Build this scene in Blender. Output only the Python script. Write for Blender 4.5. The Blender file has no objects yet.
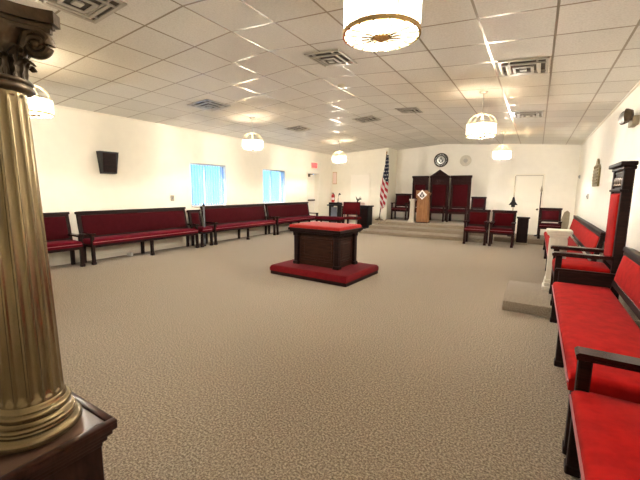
import bpy, bmesh, math, random
from math import pi, sin, cos, sqrt
from mathutils import Vector, Matrix
random.seed(4)
SC = bpy.context.scene
COL = SC.collection
IDM = Matrix.Identity(4)

# ------------------------------------------------------------------ materials
def new_mat(name):
    m = bpy.data.materials.new(name); m.use_nodes = True
    nt = m.node_tree
    return m, nt, nt.nodes['Principled BSDF'], nt.nodes['Material Output']

def simple(name, col, rough=.5, metal=0., sheen=0., emit=None, es=0., noise=0., nscale=20., bump=0., coat=0., spec=None):
    m, nt, b, out = new_mat(name)
    b.inputs['Base Color'].default_value = (*col, 1)
    b.inputs['Roughness'].default_value = rough
    b.inputs['Metallic'].default_value = metal
    b.inputs['Sheen Weight'].default_value = sheen
    b.inputs['Sheen Roughness'].default_value = .4
    b.inputs['Coat Weight'].default_value = coat
    if spec is not None: b.inputs['Specular IOR Level'].default_value = spec
    if emit:
        b.inputs['Emission Color'].default_value = (*emit, 1); b.inputs['Emission Strength'].default_value = es
    if noise or bump:
        tc = nt.nodes.new('ShaderNodeTexCoord')
        nz = nt.nodes.new('ShaderNodeTexNoise'); nz.inputs['Scale'].default_value = nscale; nz.inputs['Detail'].default_value = 5
        nt.links.new(tc.outputs['Object'], nz.inputs['Vector'])
        if noise:
            rp = nt.nodes.new('ShaderNodeValToRGB')
            rp.color_ramp.elements[0].position = .3; rp.color_ramp.elements[1].position = .72
            rp.color_ramp.elements[0].color = (*[c*(1-noise) for c in col], 1)
            rp.color_ramp.elements[1].color = (*[min(1, c*(1+noise)) for c in col], 1)
            nt.links.new(nz.outputs['Fac'], rp.inputs['Fac']); nt.links.new(rp.outputs['Color'], b.inputs['Base Color'])
        if bump:
            bp = nt.nodes.new('ShaderNodeBump'); bp.inputs['Strength'].default_value = bump; bp.inputs['Distance'].default_value = .01
            nt.links.new(nz.outputs['Fac'], bp.inputs['Height']); nt.links.new(bp.outputs['Normal'], b.inputs['Normal'])
    return m

def wood(name, dark, light, rough=.3, scale=(3, 3, 30), coat=.2):
    m, nt, b, out = new_mat(name)
    tc = nt.nodes.new('ShaderNodeTexCoord'); mp = nt.nodes.new('ShaderNodeMapping')
    mp.inputs['Scale'].default_value = scale
    nz = nt.nodes.new('ShaderNodeTexNoise'); nz.inputs['Scale'].default_value = 1.6; nz.inputs['Detail'].default_value = 6
    nz.inputs['Distortion'].default_value = 1.2
    rp = nt.nodes.new('ShaderNodeValToRGB')
    rp.color_ramp.elements[0].position = .32; rp.color_ramp.elements[1].position = .7
    rp.color_ramp.elements[0].color = (*dark, 1); rp.color_ramp.elements[1].color = (*light, 1)
    nt.links.new(tc.outputs['Object'], mp.inputs['Vector']); nt.links.new(mp.outputs['Vector'], nz.inputs['Vector'])
    nt.links.new(nz.outputs['Fac'], rp.inputs['Fac']); nt.links.new(rp.outputs['Color'], b.inputs['Base Color'])
    b.inputs['Roughness'].default_value = rough; b.inputs['Coat Weight'].default_value = coat
    b.inputs['Coat Roughness'].default_value = .25; b.inputs['Specular IOR Level'].default_value = .14
    return m

def carpet_mat(name, cols, scale=95, bump=.5):
    m, nt, b, out = new_mat(name)
    tc = nt.nodes.new('ShaderNodeTexCoord')
    n1 = nt.nodes.new('ShaderNodeTexNoise'); n1.inputs['Scale'].default_value = scale; n1.inputs['Detail'].default_value = 3; n1.inputs['Roughness'].default_value = .7
    rp = nt.nodes.new('ShaderNodeValToRGB'); e = rp.color_ramp.elements
    e[0].position = .36; e[0].color = (*cols[0], 1); e[1].position = .64; e[1].color = (*cols[2], 1)
    k = e.new(.5); k.color = (*cols[1], 1)
    n2 = nt.nodes.new('ShaderNodeTexNoise'); n2.inputs['Scale'].default_value = .9; n2.inputs['Detail'].default_value = 4
    mx = nt.nodes.new('ShaderNodeMix'); mx.data_type = 'RGBA'; mx.blend_type = 'MULTIPLY'; mx.inputs[0].default_value = .35
    r2 = nt.nodes.new('ShaderNodeValToRGB'); r2.color_ramp.elements[0].color = (.8, .78, .76, 1); r2.color_ramp.elements[1].color = (1.1, 1.1, 1.1, 1)
    for n in (n1, n2): nt.links.new(tc.outputs['Object'], n.inputs['Vector'])
    nt.links.new(n1.outputs['Fac'], rp.inputs['Fac']); nt.links.new(n2.outputs['Fac'], r2.inputs['Fac'])
    nt.links.new(rp.outputs['Color'], mx.inputs[6]); nt.links.new(r2.outputs['Color'], mx.inputs[7])
    nt.links.new(mx.outputs[2], b.inputs['Base Color'])
    bp = nt.nodes.new('ShaderNodeBump'); bp.inputs['Strength'].default_value = bump; bp.inputs['Distance'].default_value = .01
    nt.links.new(n1.outputs['Fac'], bp.inputs['Height']); nt.links.new(bp.outputs['Normal'], b.inputs['Normal'])
    b.inputs['Roughness'].default_value = .95; b.inputs['Specular IOR Level'].default_value = .1
    b.inputs['Sheen Weight'].default_value = .15
    return m

TPX, TPY, TX0, TY0 = .615, .637, -3.05, 4.98
def ceiling_mat():
    m, nt, b, out = new_mat('acoustic_tile')
    L = nt.links
    tc = nt.nodes.new('ShaderNodeTexCoord'); sp = nt.nodes.new('ShaderNodeSeparateXYZ')
    L.new(tc.outputs['Object'], sp.inputs[0])
    def M(op, a, bb=None):
        n = nt.nodes.new('ShaderNodeMath'); n.operation = op
        for i, v in enumerate((a, bb)):
            if v is None: continue
            if isinstance(v, (int, float)): n.inputs[i].default_value = v
            else: L.new(v, n.inputs[i])
        return n.outputs[0]
    def grid(c, off, p):
        t = M('SUBTRACT', M('FRACT', M('DIVIDE', M('SUBTRACT', c, off - 100*p), p)), .5)
        return M('SUBTRACT', .5, M('ABSOLUTE', t))          # 0 on a line, .5 at tile centre
    dx = M('MULTIPLY', grid(sp.outputs[0], TX0, TPX), TPX); dy = M('MULTIPLY', grid(sp.outputs[1], TY0, TPY), TPY)
    d = M('MINIMUM', dx, dy)
    mask = M('LESS_THAN', d, .011)
    nz = nt.nodes.new('ShaderNodeTexNoise'); nz.inputs['Scale'].default_value = 60; nz.inputs['Detail'].default_value = 4
    L.new(tc.outputs['Object'], nz.inputs['Vector'])
    rp = nt.nodes.new('ShaderNodeValToRGB')
    rp.color_ramp.elements[0].position = .3; rp.color_ramp.elements[0].color = (.62, .60, .54, 1)
    rp.color_ramp.elements[1].position = .6; rp.color_ramp.elements[1].color = (.72, .70, .64, 1)
    L.new(nz.outputs['Fac'], rp.inputs['Fac'])
    # a slightly different tint per tile
    wn = nt.nodes.new('ShaderNodeTexWhiteNoise'); wn.noise_dimensions = '2D'
    cb = nt.nodes.new('ShaderNodeCombineXYZ')
    L.new(M('FLOOR', M('DIVIDE', M('SUBTRACT', sp.outputs[0], TX0), TPX)), cb.inputs[0])
    L.new(M('FLOOR', M('DIVIDE', M('SUBTRACT', sp.outputs[1], TY0), TPY)), cb.inputs[1])
    L.new(cb.outputs[0], wn.inputs['Vector'])
    tint = M('ADD', M('MULTIPLY', wn.outputs['Value'], .1), .93)
    mul = nt.nodes.new('ShaderNodeMix'); mul.data_type = 'RGBA'; mul.blend_type = 'MULTIPLY'; mul.inputs[0].default_value = 1
    cc = nt.nodes.new('ShaderNodeCombineColor')
    for i in range(3): L.new(tint, cc.inputs[i])
    L.new(rp.outputs['Color'], mul.inputs[6]); L.new(cc.outputs[0], mul.inputs[7])
    L.new(mul.outputs[2], b.inputs['Base Color'])
    b.inputs['Roughness'].default_value = .9
    bar = nt.nodes.new('ShaderNodeBsdfPrincipled')
    bar.inputs['Base Color'].default_value = (.26, .21, .14, 1); bar.inputs['Roughness'].default_value = .3; bar.inputs['Metallic'].default_value = .55
    bp = nt.nodes.new('ShaderNodeBump'); bp.inputs['Strength'].default_value = .6; bp.inputs['Distance'].default_value = .006
    bp.invert = True
    L.new(M('MINIMUM', d, .025), bp.inputs['Height'])
    L.new(bp.outputs['Normal'], b.inputs['Normal'])
    ms = nt.nodes.new('ShaderNodeMixShader')
    L.new(mask, ms.inputs[0]); L.new(b.outputs[0], ms.inputs[1]); L.new(bar.outputs[0], ms.inputs[2])
    L.new(ms.outputs[0], out.inputs['Surface'])
    return m

def glassy(name, col, emit, es, transp):
    m, nt, b, out = new_mat(name)
    b.inputs['Base Color'].default_value = (*col, 1); b.inputs['Roughness'].default_value = .15
    b.inputs['Emission Color'].default_value = (*emit, 1); b.inputs['Emission Strength'].default_value = es
    tr = nt.nodes.new('ShaderNodeBsdfTransparent'); ms = nt.nodes.new('ShaderNodeMixShader'); ms.inputs[0].default_value = transp
    nt.links.new(b.outputs[0], ms.inputs[1]); nt.links.new(tr.outputs[0], ms.inputs[2]); nt.links.new(ms.outputs[0], out.inputs['Surface'])
    return m

def translucent(name, col, mixv, clear=0.):
    m, nt, b, out = new_mat(name)
    b.inputs['Base Color'].default_value = (*col, 1); b.inputs['Roughness'].default_value = .5
    tr = nt.nodes.new('ShaderNodeBsdfTranslucent'); tr.inputs[0].default_value = (*col, 1)
    ms = nt.nodes.new('ShaderNodeMixShader'); ms.inputs[0].default_value = mixv
    tp = nt.nodes.new('ShaderNodeBsdfTransparent'); m2 = nt.nodes.new('ShaderNodeMixShader'); m2.inputs[0].default_value = clear
    nt.links.new(b.outputs[0], ms.inputs[1]); nt.links.new(tr.outputs[0], ms.inputs[2])
    nt.links.new(ms.outputs[0], m2.inputs[1]); nt.links.new(tp.outputs[0], m2.inputs[2]); nt.links.new(m2.outputs[0], out.inputs['Surface'])
    return m

MT = dict(
    carpet=carpet_mat('tan_carpet', [(.13, .094, .060), (.285, .226, .160), (.52, .435, .33)], 85, .9),
    platform=carpet_mat('platform_carpet', [(.115, .085, .054), (.235, .186, .132), (.42, .35, .265)], 110),
    wall=simple('cream_plaster', (.80, .755, .635), .75, noise=.02, nscale=6, bump=.05),
    wallback=simple('pale_plaster', (.84, .80, .71), .75, noise=.02, nscale=6, bump=.05),
    ceil=ceiling_mat(),
    trimw=simple('cream_trim_paint', (.80, .74, .62), .45),
    door=simple('cream_door_paint', (.84, .79, .68), .4),
    wood=wood('dark_walnut', (.007, .0025, .002), (.020, .0068, .005), .5, coat=.0),
    armwood=wood('polished_walnut', (.010, .004, .003), (.028, .010, .007), .22, coat=.5),
    woodb=wood('brown_mahogany', (.014, .0048, .0024), (.038, .0125, .006), .45, coat=.0),
    woodm=wood('reddish_mahogany', (.012, .003, .0026), (.030, .007, .0055), .5, coat=.0),
    oak=wood('honey_oak', (.19, .085, .032), (.29, .14, .06), .4, (8, 8, 1.5)),
    plinth=wood('polished_brown_veneer', (.018, .006, .004), (.045, .016, .010), .3, (3, 12, 3), .15),
    red=simple('bright_red_velvet', (.31, .007, .006), .85, sheen=.03, noise=.18, nscale=14, bump=.15, spec=.05),
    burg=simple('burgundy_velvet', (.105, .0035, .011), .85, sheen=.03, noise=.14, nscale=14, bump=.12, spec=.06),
    burgd=simple('deep_and_shaded_burgundy', (.042, .003, .005), .85, sheen=.02, noise=.12, nscale=14, bump=.1, spec=.06),  # darker than burg; on left seat backs this puts shade into the colour
    altred=simple('altar_red_velvet', (.33, .018, .015), .8, sheen=.1, noise=.1, nscale=20, bump=.1, spec=.1),
    altshade=simple('altar_velvet_shaded', (.14, .006, .009), .85, sheen=.05, noise=.12, nscale=20, bump=.1, spec=.08),  # altar red darkened for the base: shade put into the colour
    chairred=simple('chair_red_velvet', (.07, .003, .005), .85, sheen=.03, noise=.12, nscale=14, bump=.1, spec=.06),
    piping=simple('mauve_piping', (.35, .12, .13), .6),
    brass=simple('antique_gold_paint', (.26, .20, .11), .24, metal=.85, noise=.12, nscale=9),
    bronze=simple('dark_bronze_paint', (.085, .058, .032), .4, metal=.55, noise=.3, nscale=30, bump=.3),
    gold=simple('polished_brass', (.75, .52, .24), .22, metal=1.),
    white=simple('white_gloss', (.82, .80, .75), .4),
    whitemarble=simple('ivory_painted_wood', (.62, .565, .46), .5, noise=.08, nscale=12),
    steel=simple('grey_steel', (.45, .45, .43), .3, metal=.9),
    ventm=simple('vent_enamel', (.46, .425, .36), .35, metal=.3),
    ventd=simple('vent_dark_throat', (.11, .09, .07), .8),
    black=simple('black_lacquer', (.009, .008, .008), .45, spec=.2),
    blackm=simple('black_plastic', (.012, .010, .009), .55, noise=.3, nscale=60),
    greyp=simple('grey_panel', (.16, .17, .20), .5),
    crystal=glassy('lit_crystal', (.95, .92, .85), (1, .90, .70), .35, .45),
    trayc=glassy('tray_crystal', (.9, .85, .75), (1, .86, .62), .26, .05),
    addfrost=translucent('added_diffuser_glass', (.55, .52, .46), .8),  # for the disc added to soften the chandelier light
    bulb=simple('lit_bulb', (1, .95, .85), .3, emit=(1, .88, .66), es=14),
    ringw=simple('ivory_metal', (.85, .78, .62), .3, metal=.5),
    pane=glassy('window_glass', (.9, .95, 1), (0, 0, 0), 0, .94),
    blind=translucent('vertical_blind_vinyl', (.42, .56, .70), .78, .35),
    exitm=simple('exit_letter_red', (.8, .05, .05), .4, emit=(1, .05, .05), es=1.2),
    exitp=simple('exit_plate', (.45, .10, .08), .4, emit=(1, .15, .12), es=.22),
    fred=simple('flag_red', (.52, .03, .05), .8), fwhite=simple('flag_white', (.80, .76, .72), .8),
    fblue=simple('flag_blue', (.016, .02, .05), .8),
    extred=simple('extinguisher_red', (.42, .02, .02), .35),
    tan=simple('tan_paper', (.55, .36, .20), .7, noise=.15, nscale=20),
    bronzeplq=simple('aged_bronze', (.21, .165, .075), .4, metal=.5, noise=.5, nscale=45, bump=.8),
    cloth=simple('pale_pink_cloth', (.80, .62, .55), .85),
    leafm=simple('dark_leaves', (.02, .035, .012), .7),
    petal=simple('white_petals', (.85, .82, .70), .7),
    beige=simple('beige_board', (.30, .25, .17), .7, noise=.15, nscale=10),
    outwhite=simple('added_block_white', (.9, .92, .95), .6),  # for the blocks added outside the windows
    label=simple('white_label', (.8, .8, .78), .5),
    gap=simple('threshold_dark', (.10, .07, .05), .6),
)

# ------------------------------------------------------------------ mesh helpers
class B:
    def __init__(s): s.bm = bmesh.new()
    def box(s, x0, x1, y0, y1, z0, z1, bev=.004, seg=1, M=IDM):
        r = bmesh.ops.create_cube(s.bm, size=1)
        vs = r['verts']
        for v in vs:
            v.co = Vector(((x0+x1)/2 + v.co.x*(x1-x0), (y0+y1)/2 + v.co.y*(y1-y0), (z0+z1)/2 + v.co.z*(z1-z0)))
        bev = min(bev, .45*min(abs(x1-x0), abs(y1-y0), abs(z1-z0)))
        allv = set(vs)
        if bev > 0:
            es = {e for v in vs for e in v.link_edges}
            g = bmesh.ops.bevel(s.bm, geom=list(es), offset=bev, segments=seg, affect='EDGES', profile=.5)
            allv = {v for v in g['verts']} | {v for v in vs if v.is_valid}
        if M is not IDM:
            for v in allv: v.co = M @ v.co
        return s
    def prism(s, pts, axis, a0, a1, M=IDM):
        """polygon in the plane across the axis, extruded from a0 to a1. axis x: pts=(y,z); y: (x,z); z: (x,y)"""
        def P(p, a):
            return Vector({'x': (a, p[0], p[1]), 'y': (p[0], a, p[1]), 'z': (p[0], p[1], a)}[axis])
        lo = [s.bm.verts.new(M @ P(p, a0)) for p in pts]; hi = [s.bm.verts.new(M @ P(p, a1)) for p in pts]
        n = len(pts)
        s.bm.faces.new(lo[::-1]); s.bm.faces.new(hi)
        for i in range(n): s.bm.faces.new((lo[i], lo[(i+1) % n], hi[(i+1) % n], hi[i]))
        return s
    def lathe(s, prof, c=(0, 0, 0), seg=32, rf=None, M=IDM, cap=True):
        rings = []
        for r, z in prof:
            ring = []
            for k in range(seg):
                t = 2*pi*k/seg
                rr = r*(rf(t, z) if rf else 1)
                ring.append(s.bm.verts.new(M @ (Vector(c) + Vector((rr*cos(t), rr*sin(t), z)))))
            rings.append(ring)
        for a, b in zip(rings, rings[1:]):
            for k in range(seg): s.bm.faces.new((a[k], a[(k+1) % seg], b[(k+1) % seg], b[k]))
        if cap:
            s.bm.faces.new(rings[0][::-1]); s.bm.faces.new(rings[-1])
        return s
    def tube(s, pts, r, seg=8, closed=False, flat=1., up=(0, 0, 1)):
        pts = [Vector(p) for p in pts]; n = len(pts); rings = []
        rf = r if callable(r) else (lambda t: r)
        for i, p in enumerate(pts):
            if closed: t = pts[(i+1) % n] - pts[i-1]
            else: t = pts[min(i+1, n-1)] - pts[max(i-1, 0)]
            t.normalize(); u = Vector(up)
            if abs(t.dot(u)) > .97: u = Vector((1, 0, 0))
            a = t.cross(u).normalized(); b = a.cross(t)
            rad = rf(i/max(1, n-1))
            rings.append([s.bm.verts.new(p + a*(rad*cos(2*pi*k/seg)*flat) + b*(rad*sin(2*pi*k/seg))) for k in range(seg)])
        pairs = list(zip(rings, rings[1:])) + ([(rings[-1], rings[0])] if closed else [])
        for a, b in pairs:
            for k in range(seg): s.bm.faces.new((a[k], a[(k+1) % seg], b[(k+1) % seg], b[k]))
        if not closed: s.bm.faces.new(rings[0][::-1]); s.bm.faces.new(rings[-1])
        return s
    def ball(s, c, r, sc=(1, 1, 1), u=14, v=9):
        g = bmesh.ops.create_uvsphere(s.bm, u_segments=u, v_segments=v, radius=r)
        for w in g['verts']: w.co = Vector((w.co.x*sc[0]+c[0], w.co.y*sc[1]+c[1], w.co.z*sc[2]+c[2]))
        return s
    def cushion(s, x0, x1, y0, y1, z0, z1, r=.03, dome=.012, M=IDM):
        def axis(a, b):
            L = b-a; base = [0, .1, .3, .6, 1.0]
            e = [a + r*q for q in base]; f = [b - r*q for q in base][::-1]
            nmid = max(2, int((L-2*r)/.09))
            return e + [a + r + (L-2*r)*i/nmid for i in range(1, nmid)] + f
        xs, ys = axis(x0, x1), axis(y0, y1)
        def h(x, y):
            dx = min(x-x0, x1-x); dy = min(y-y0, y1-y)
            def drop(d): return 0 if d >= r else r - sqrt(max(0, r*r-(r-d)**2))
            z = z1 - min(r, drop(dx)+drop(dy))
            U = (2*(x-x0)/(x1-x0)-1); V = (2*(y-y0)/(y1-y0)-1)
            return z + dome*(1-U**4)*(1-V*V)
        G = [[s.bm.verts.new(M @ Vector((x, y, h(x, y)))) for y in ys] for x in xs]
        for i in range(len(xs)-1):
            for j in range(len(ys)-1): s.bm.faces.new((G[i][j], G[i+1][j], G[i+1][j+1], G[i][j+1]))
        per = [(i, 0) for i in range(len(xs))] + [(len(xs)-1, j) for j in range(1, len(ys))] + \
              [(i, len(ys)-1) for i in range(len(xs)-2, -1, -1)] + [(0, j) for j in range(len(ys)-2, 0, -1)]
        low = [s.bm.verts.new(M @ Vector((xs[i], ys[j], z0))) for i, j in per]
        n = len(per)
        for k in range(n):
            a, b = per[k], per[(k+1) % n]
            s.bm.faces.new((low[k], low[(k+1) % n], G[b[0]][b[1]], G[a[0]][a[1]]))
        s.bm.faces.new(low[::-1])
        return s
    def done(s, name, mat, parent=None, smooth=True, angle=35):
        bmesh.ops.recalc_face_normals(s.bm, faces=s.bm.faces)
        me = bpy.data.meshes.new(name); s.bm.to_mesh(me); s.bm.free()
        if smooth:
            me.polygons.foreach_set('use_smooth', [True]*len(me.polygons))
            me.set_sharp_from_angle(angle=math.radians(angle))
        for mm in (mat if isinstance(mat, (list, tuple)) else [mat]): me.materials.append(MT[mm] if isinstance(mm, str) else mm)
        o = bpy.data.objects.new(name, me); COL.objects.link(o); o.parent = parent
        return o

def tag(o, label=None, cat=None, group=None, kind=None):
    for k, v in (('label', label), ('category', cat), ('group', group), ('kind', kind)):
        if v: o[k] = v
    return o
def thing(name, label, cat, loc=(0, 0, 0), rz=0., group=None):
    o = bpy.data.objects.new(name, None); COL.objects.link(o)
    o.location = loc; o.rotation_euler = (0, 0, rz); o.empty_display_size = .1
    return tag(o, label, cat, group)
def structure(b, name, mat, parent=None, smooth=False):
    o = b.done(name, mat, parent, smooth)
    if parent is None: o['kind'] = 'structure'
    return o
def copy_thing(root, loc, rz=None, label=None):
    r = root.copy(); COL.objects.link(r); r.location = loc
    if rz is not None: r.rotation_euler = (0, 0, rz)
    if label: r['label'] = label
    for ch in list(root.children):
        c = ch.copy(); COL.objects.link(c); c.parent = r
        for g in list(ch.children):
            d = g.copy(); COL.objects.link(d); d.parent = c
    return r
def text_mesh(body, size, extr=.003, M=IDM, name='lettering', mat='black', parent=None, bold=0.):
    cu = bpy.data.curves.new('t', 'FONT'); cu.body = body; cu.size = size; cu.extrude = extr; cu.align_x = 'CENTER'; cu.align_y = 'CENTER'; cu.offset = bold
    ob = bpy.data.objects.new('t', cu); COL.objects.link(ob)
    me = bpy.data.meshes.new_from_object(ob.evaluated_get(bpy.context.evaluated_depsgraph_get()))
    bpy.data.objects.remove(ob); me.transform(M); me.name = name
    me.materials.clear(); me.materials.append(MT[mat])
    o = bpy.data.objects.new(name, me); COL.objects.link(o); o.parent = parent
    return o

# ------------------------------------------------------------------ the room
XL, XR, XM = -7.35, 1.04, -3.05
YF, YBL, YBA, YBR = -3.0, 12.95, 13.9, 13.65
ZR, ZL, ZRR = 3.14, 2.84, 2.85
def zc(x): return ZR + (ZL-ZR)*(XM-x)/(XM-XL) if x < XM else ZR + (ZRR-ZR)*(x-XM)/(XR-XM)
AX0, AX1 = -4.9, -1.5           # the alcove behind the platform

b = B(); b.box(XL-.3, XR+.2, YF-.2, 14.2, -.1, 0, 0); structure(b, 'floor', 'carpet')
b = B(); b.prism([(XL-.3, ZL-.021), (XM, ZR), (XR+.2, ZRR-.0142), (XR+.2, ZRR+.3), (XM, ZR+.3), (XL-.3, ZL+.3)], 'y', YF-.2, 14.2)
structure(b, 'ceiling', 'ceil')
def hole_wall(b, x0, x1, y0, y1, ztop, holes):
    """wall slab along y with rectangular holes (ya, yb, za, zb), sorted"""
    y = y0
    for ya, yb, za, zb in holes:
        b.box(x0, x1, y, ya, 0, ztop, 0)
        if za > 0: b.box(x0, x1, ya, yb, 0, za, 0)
        b.box(x0, x1, ya, yb, zb, ztop, 0); y = yb
    b.box(x0, x1, y, y1, 0, ztop, 0)
W1, W2, D1 = (5.88, 7.05, .97, 2.05), (8.60, 9.74, .97, 2.04), (11.12, 11.95, 0, 2.03)
b = B(); hole_wall(b, XL-.25, XL, YF, 14.1, ZL+.12, [W1, W2, D1]); structure(b, 'wall_left', 'wall')
b = B(); b.box(XR, XR+.15, YF, 14.1, 0, ZRR+.12, 0); structure(b, 'wall_right', 'wallback')
b = B(); b.box(XL, XR, YF-.15, YF, 0, ZR+.2, 0); structure(b, 'wall_front', 'wall')
b = B(); b.box(XL, AX0, YBL, YBA+.2, 0, ZR+.1, 0); structure(b, 'wall_back_left', 'wall')
b = B(); b.box(AX0, AX1, YBA, YBA+.2, 0, ZR+.2, 0); structure(b, 'wall_back_alcove', 'wallback')
b = B(); b.box(AX1, XR, YBR, YBA+.2, 0, ZR+.1, 0); structure(b, 'wall_back_right', 'wallback')
b = B(); b.box(XL, XL+.012, YF, 11.05, 0, .09, .003); b.box(XL, XL+.012, 12.02, YBL, 0, .09, .003); structure(b, 'baseboard_left', 'trimw')
b = B(); b.box(XR-.012, XR, YF, YBR, 0, .09, .003); structure(b, 'baseboard_right', 'trimw')
b = B(); b.box(XL, AX0, YBL-.012, YBL, 0, .09, .003); structure(b, 'baseboard_back_left', 'trimw')
b = B(); b.box(AX1, -.70, YBR-.012, YBR, 0, .09, .003); b.box(.18, XR, YBR-.012, YBR, 0, .09, .003); structure(b, 'baseboard_back_right', 'trimw')
b = B(); b.box(XL, XL+.02, YF, YBL, ZL-.03, ZL+.01, .003); structure(b, 'trim_1', 'trimw')
b = B(); b.box(XR-.02, XR, YF, YBR, ZRR-.025, ZRR+.01, .003); structure(b, 'trim_2', 'trimw')

# platform with three steps in front of the alcove, wrapped round its left end
b = B()
b.box(-4.93, -1.2, 10.55, YBL, 0, .11, .012, 2); b.box(-4.93, -1.5, 12.9, YBA, 0, .11, 0)
b.box(-4.86, -1.2, 11.2, YBL, .0, .22, .012, 2); b.box(-4.86, -1.5, 12.9, YBA, 0, .22, 0)
b.box(-4.76, -1.2, 11.75, YBL, .0, .33, .012, 2); b.box(-4.897, -1.5, 12.86, YBA, 0, .33, 0)
structure(b, 'floor_platform', 'platform', smooth=True)
b = B(); b.box(-.25, XR, 4.6, 5.75, 0, .12, .012, 2); structure(b, 'floor_dais_right', 'platform', smooth=True)
b = B(); b.box(-.95, XR, 11.1, 12.1, 0, .13, .012, 2); structure(b, 'floor_dais_back', 'platform', smooth=True)

# windows with vertical blinds
def window(n, W, blabel, olabel):
    ya, yb, za, zb = W
    r = bpy.data.objects.new('window_%d' % n, None); COL.objects.link(r); r['kind'] = 'structure'
    r.location = (XL, (ya+yb)/2, za)
    w, h = (yb-ya)/2, zb-za
    f = B()
    f.box(-.2, -.13, -w, -w+.05, 0, h, .004); f.box(-.2, -.13, w-.05, w, 0, h, .004)
    f.box(-.2, -.13, -w, w, 0, .05, .004); f.box(-.2, -.13, -w, w, h-.05, h, .004); f.box(-.19, -.14, -.025, .025, 0, h, .004)
    f.done('window_frame', 'white', r)
    g = B(); g.box(-.172, -.166, -w+.03, w-.03, .03, h-.03, 0); g.done('pane', 'pane', r, False)
    s = B(); s.box(-.13, .03, -w-.0, w, -.02, .012, .004); s.done('window_sill', 'white', r)
    t = thing('vertical_blind', blabel, 'blind', (XL, (ya+yb)/2, za), 0, 'vertical blinds in the left wall windows')
    h1 = B(); h1.box(-.085, -.015, -w+.01, w-.01, h-.045, h-.004, .004); h1.done('headrail', 'steel', t)
    sl = B(); n_s = 13; p = (2*w-.06)/n_s
    for k in range(n_s):
        y = -w+.03+p*(k+.5); a = .42 + random.uniform(-.05, .05)
        M = Matrix.Translation((-.05, y, 0)) @ Matrix.Rotation(a, 4, 'Z')
        sl.prism([(.003, -.042), (.008, 0), (.003, .042), (-.001, .042), (.004, 0), (-.001, -.042)], 'z', .025, h-.05, M)
    sl.done('slats', 'blind', t)
    wd = B(); wd.tube([(-.005, w-.09, h-.05), (-.002, w-.085, .3)], .006); wd.done('wand', 'greyp', t)
    o = B(); o.box(XL-1.0, XL-.7, ya+.25, ya+.62, -.1, za+.62, .01); o = o.done('added_white_block', 'outwhite')  # block added outside to give the bright white patch in the window
    tag(o, olabel, 'cabinet', 'white blocks added outside the windows')
window(1, W1, 'blue-lit vertical blind in the wide window above the second bench', 'added white block for the bright patch in the window nearer the wall speaker')
window(2, W2, 'blue-lit vertical blind in the window nearer the exit door', 'added white block for the bright patch in the window nearer the exit door')

# doors
d = bpy.data.objects.new('door_1', None); COL.objects.link(d); d['kind'] = 'structure'; d.location = (XL, (D1[0]+D1[1])/2, 0)
w = (D1[1]-D1[0])/2
q = B(); q.box(-.245, -.20, -w+.02, w-.02, .01, 2.0, .004); q.done('door_panel', 'door', d)
q = B(); q.box(-.25, .012, -w-.05, -w+.012, 0, 2.07, .004); q.box(-.25, .012, w-.012, w+.05, 0, 2.07, .004); q.box(-.25, .012, -w-.05, w+.05, 2.02, 2.09, .004); q.done('door_frame', 'trimw', d)
q = B(); q.box(-.20, -.14, -w+.05, w-.06, .98, 1.04, .008); q.done('push_bar', 'bronze', d)
q = B(); q.box(-.20, -.13, -w+.06, -w+.40, 1.90, 1.98, .008); q.tube([(-.14, -w+.2, 1.985), (-.03, -w+.40, 1.995), (-.03, -w+.05, 2.0)], .012); q.done('door_closer', 'bronze', d)
d = bpy.data.objects.new('door_2', None); COL.objects.link(d); d['kind'] = 'structure'; d.location = (-6.05, YBL, 0)
q = B(); q.box(-.39, .39, -.02, -.001, .005, 2.02, .003); q.done('door_panel', 'door', d)
q = B(); q.box(-.45, -.39, -.03, -.001, 0, 2.02, .004); q.box(.39, .45, -.03, -.001, 0, 2.02, .004); q.box(-.45, .45, -.03, -.001, 2.02, 2.09, .004); q.done('door_frame', 'wall', d)
d = bpy.data.objects.new('door_3', None); COL.objects.link(d); d['kind'] = 'structure'; d.location = (-.26, YBR, 0)
q = B(); q.box(-.38, .38, -.02, -.001, .005, 1.93, .003); q.done('door_panel', 'door', d)
q = B(); q.box(-.44, -.388, -.035, -.001, 0, 1.945, .004); q.box(.388, .44, -.035, -.001, 0, 1.945, .004); q.box(-.44, .44, -.035, -.001, 1.945, 1.995, .004); q.done('door_frame', 'trimw', d)
q = B(); q.box(-.389, -.379, -.024, -.002, .005, 1.946, 0); q.box(.379, .389, -.024, -.002, .005, 1.946, 0); q.box(-.389, .389, -.024, -.002, 1.929, 1.946, 0); q.done('door_gap', 'beige', d)
q = B(); q.lathe([(.012, 0), (.012, .03), (.03, .035), (.034, .055), (.02, .07), (.0005, .072)], seg=14, M=Matrix.Translation((.30, -.02, .84)) @ Matrix.Rotation(pi/2, 4, 'X')); q.done('door_knob', 'gap', d)

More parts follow.
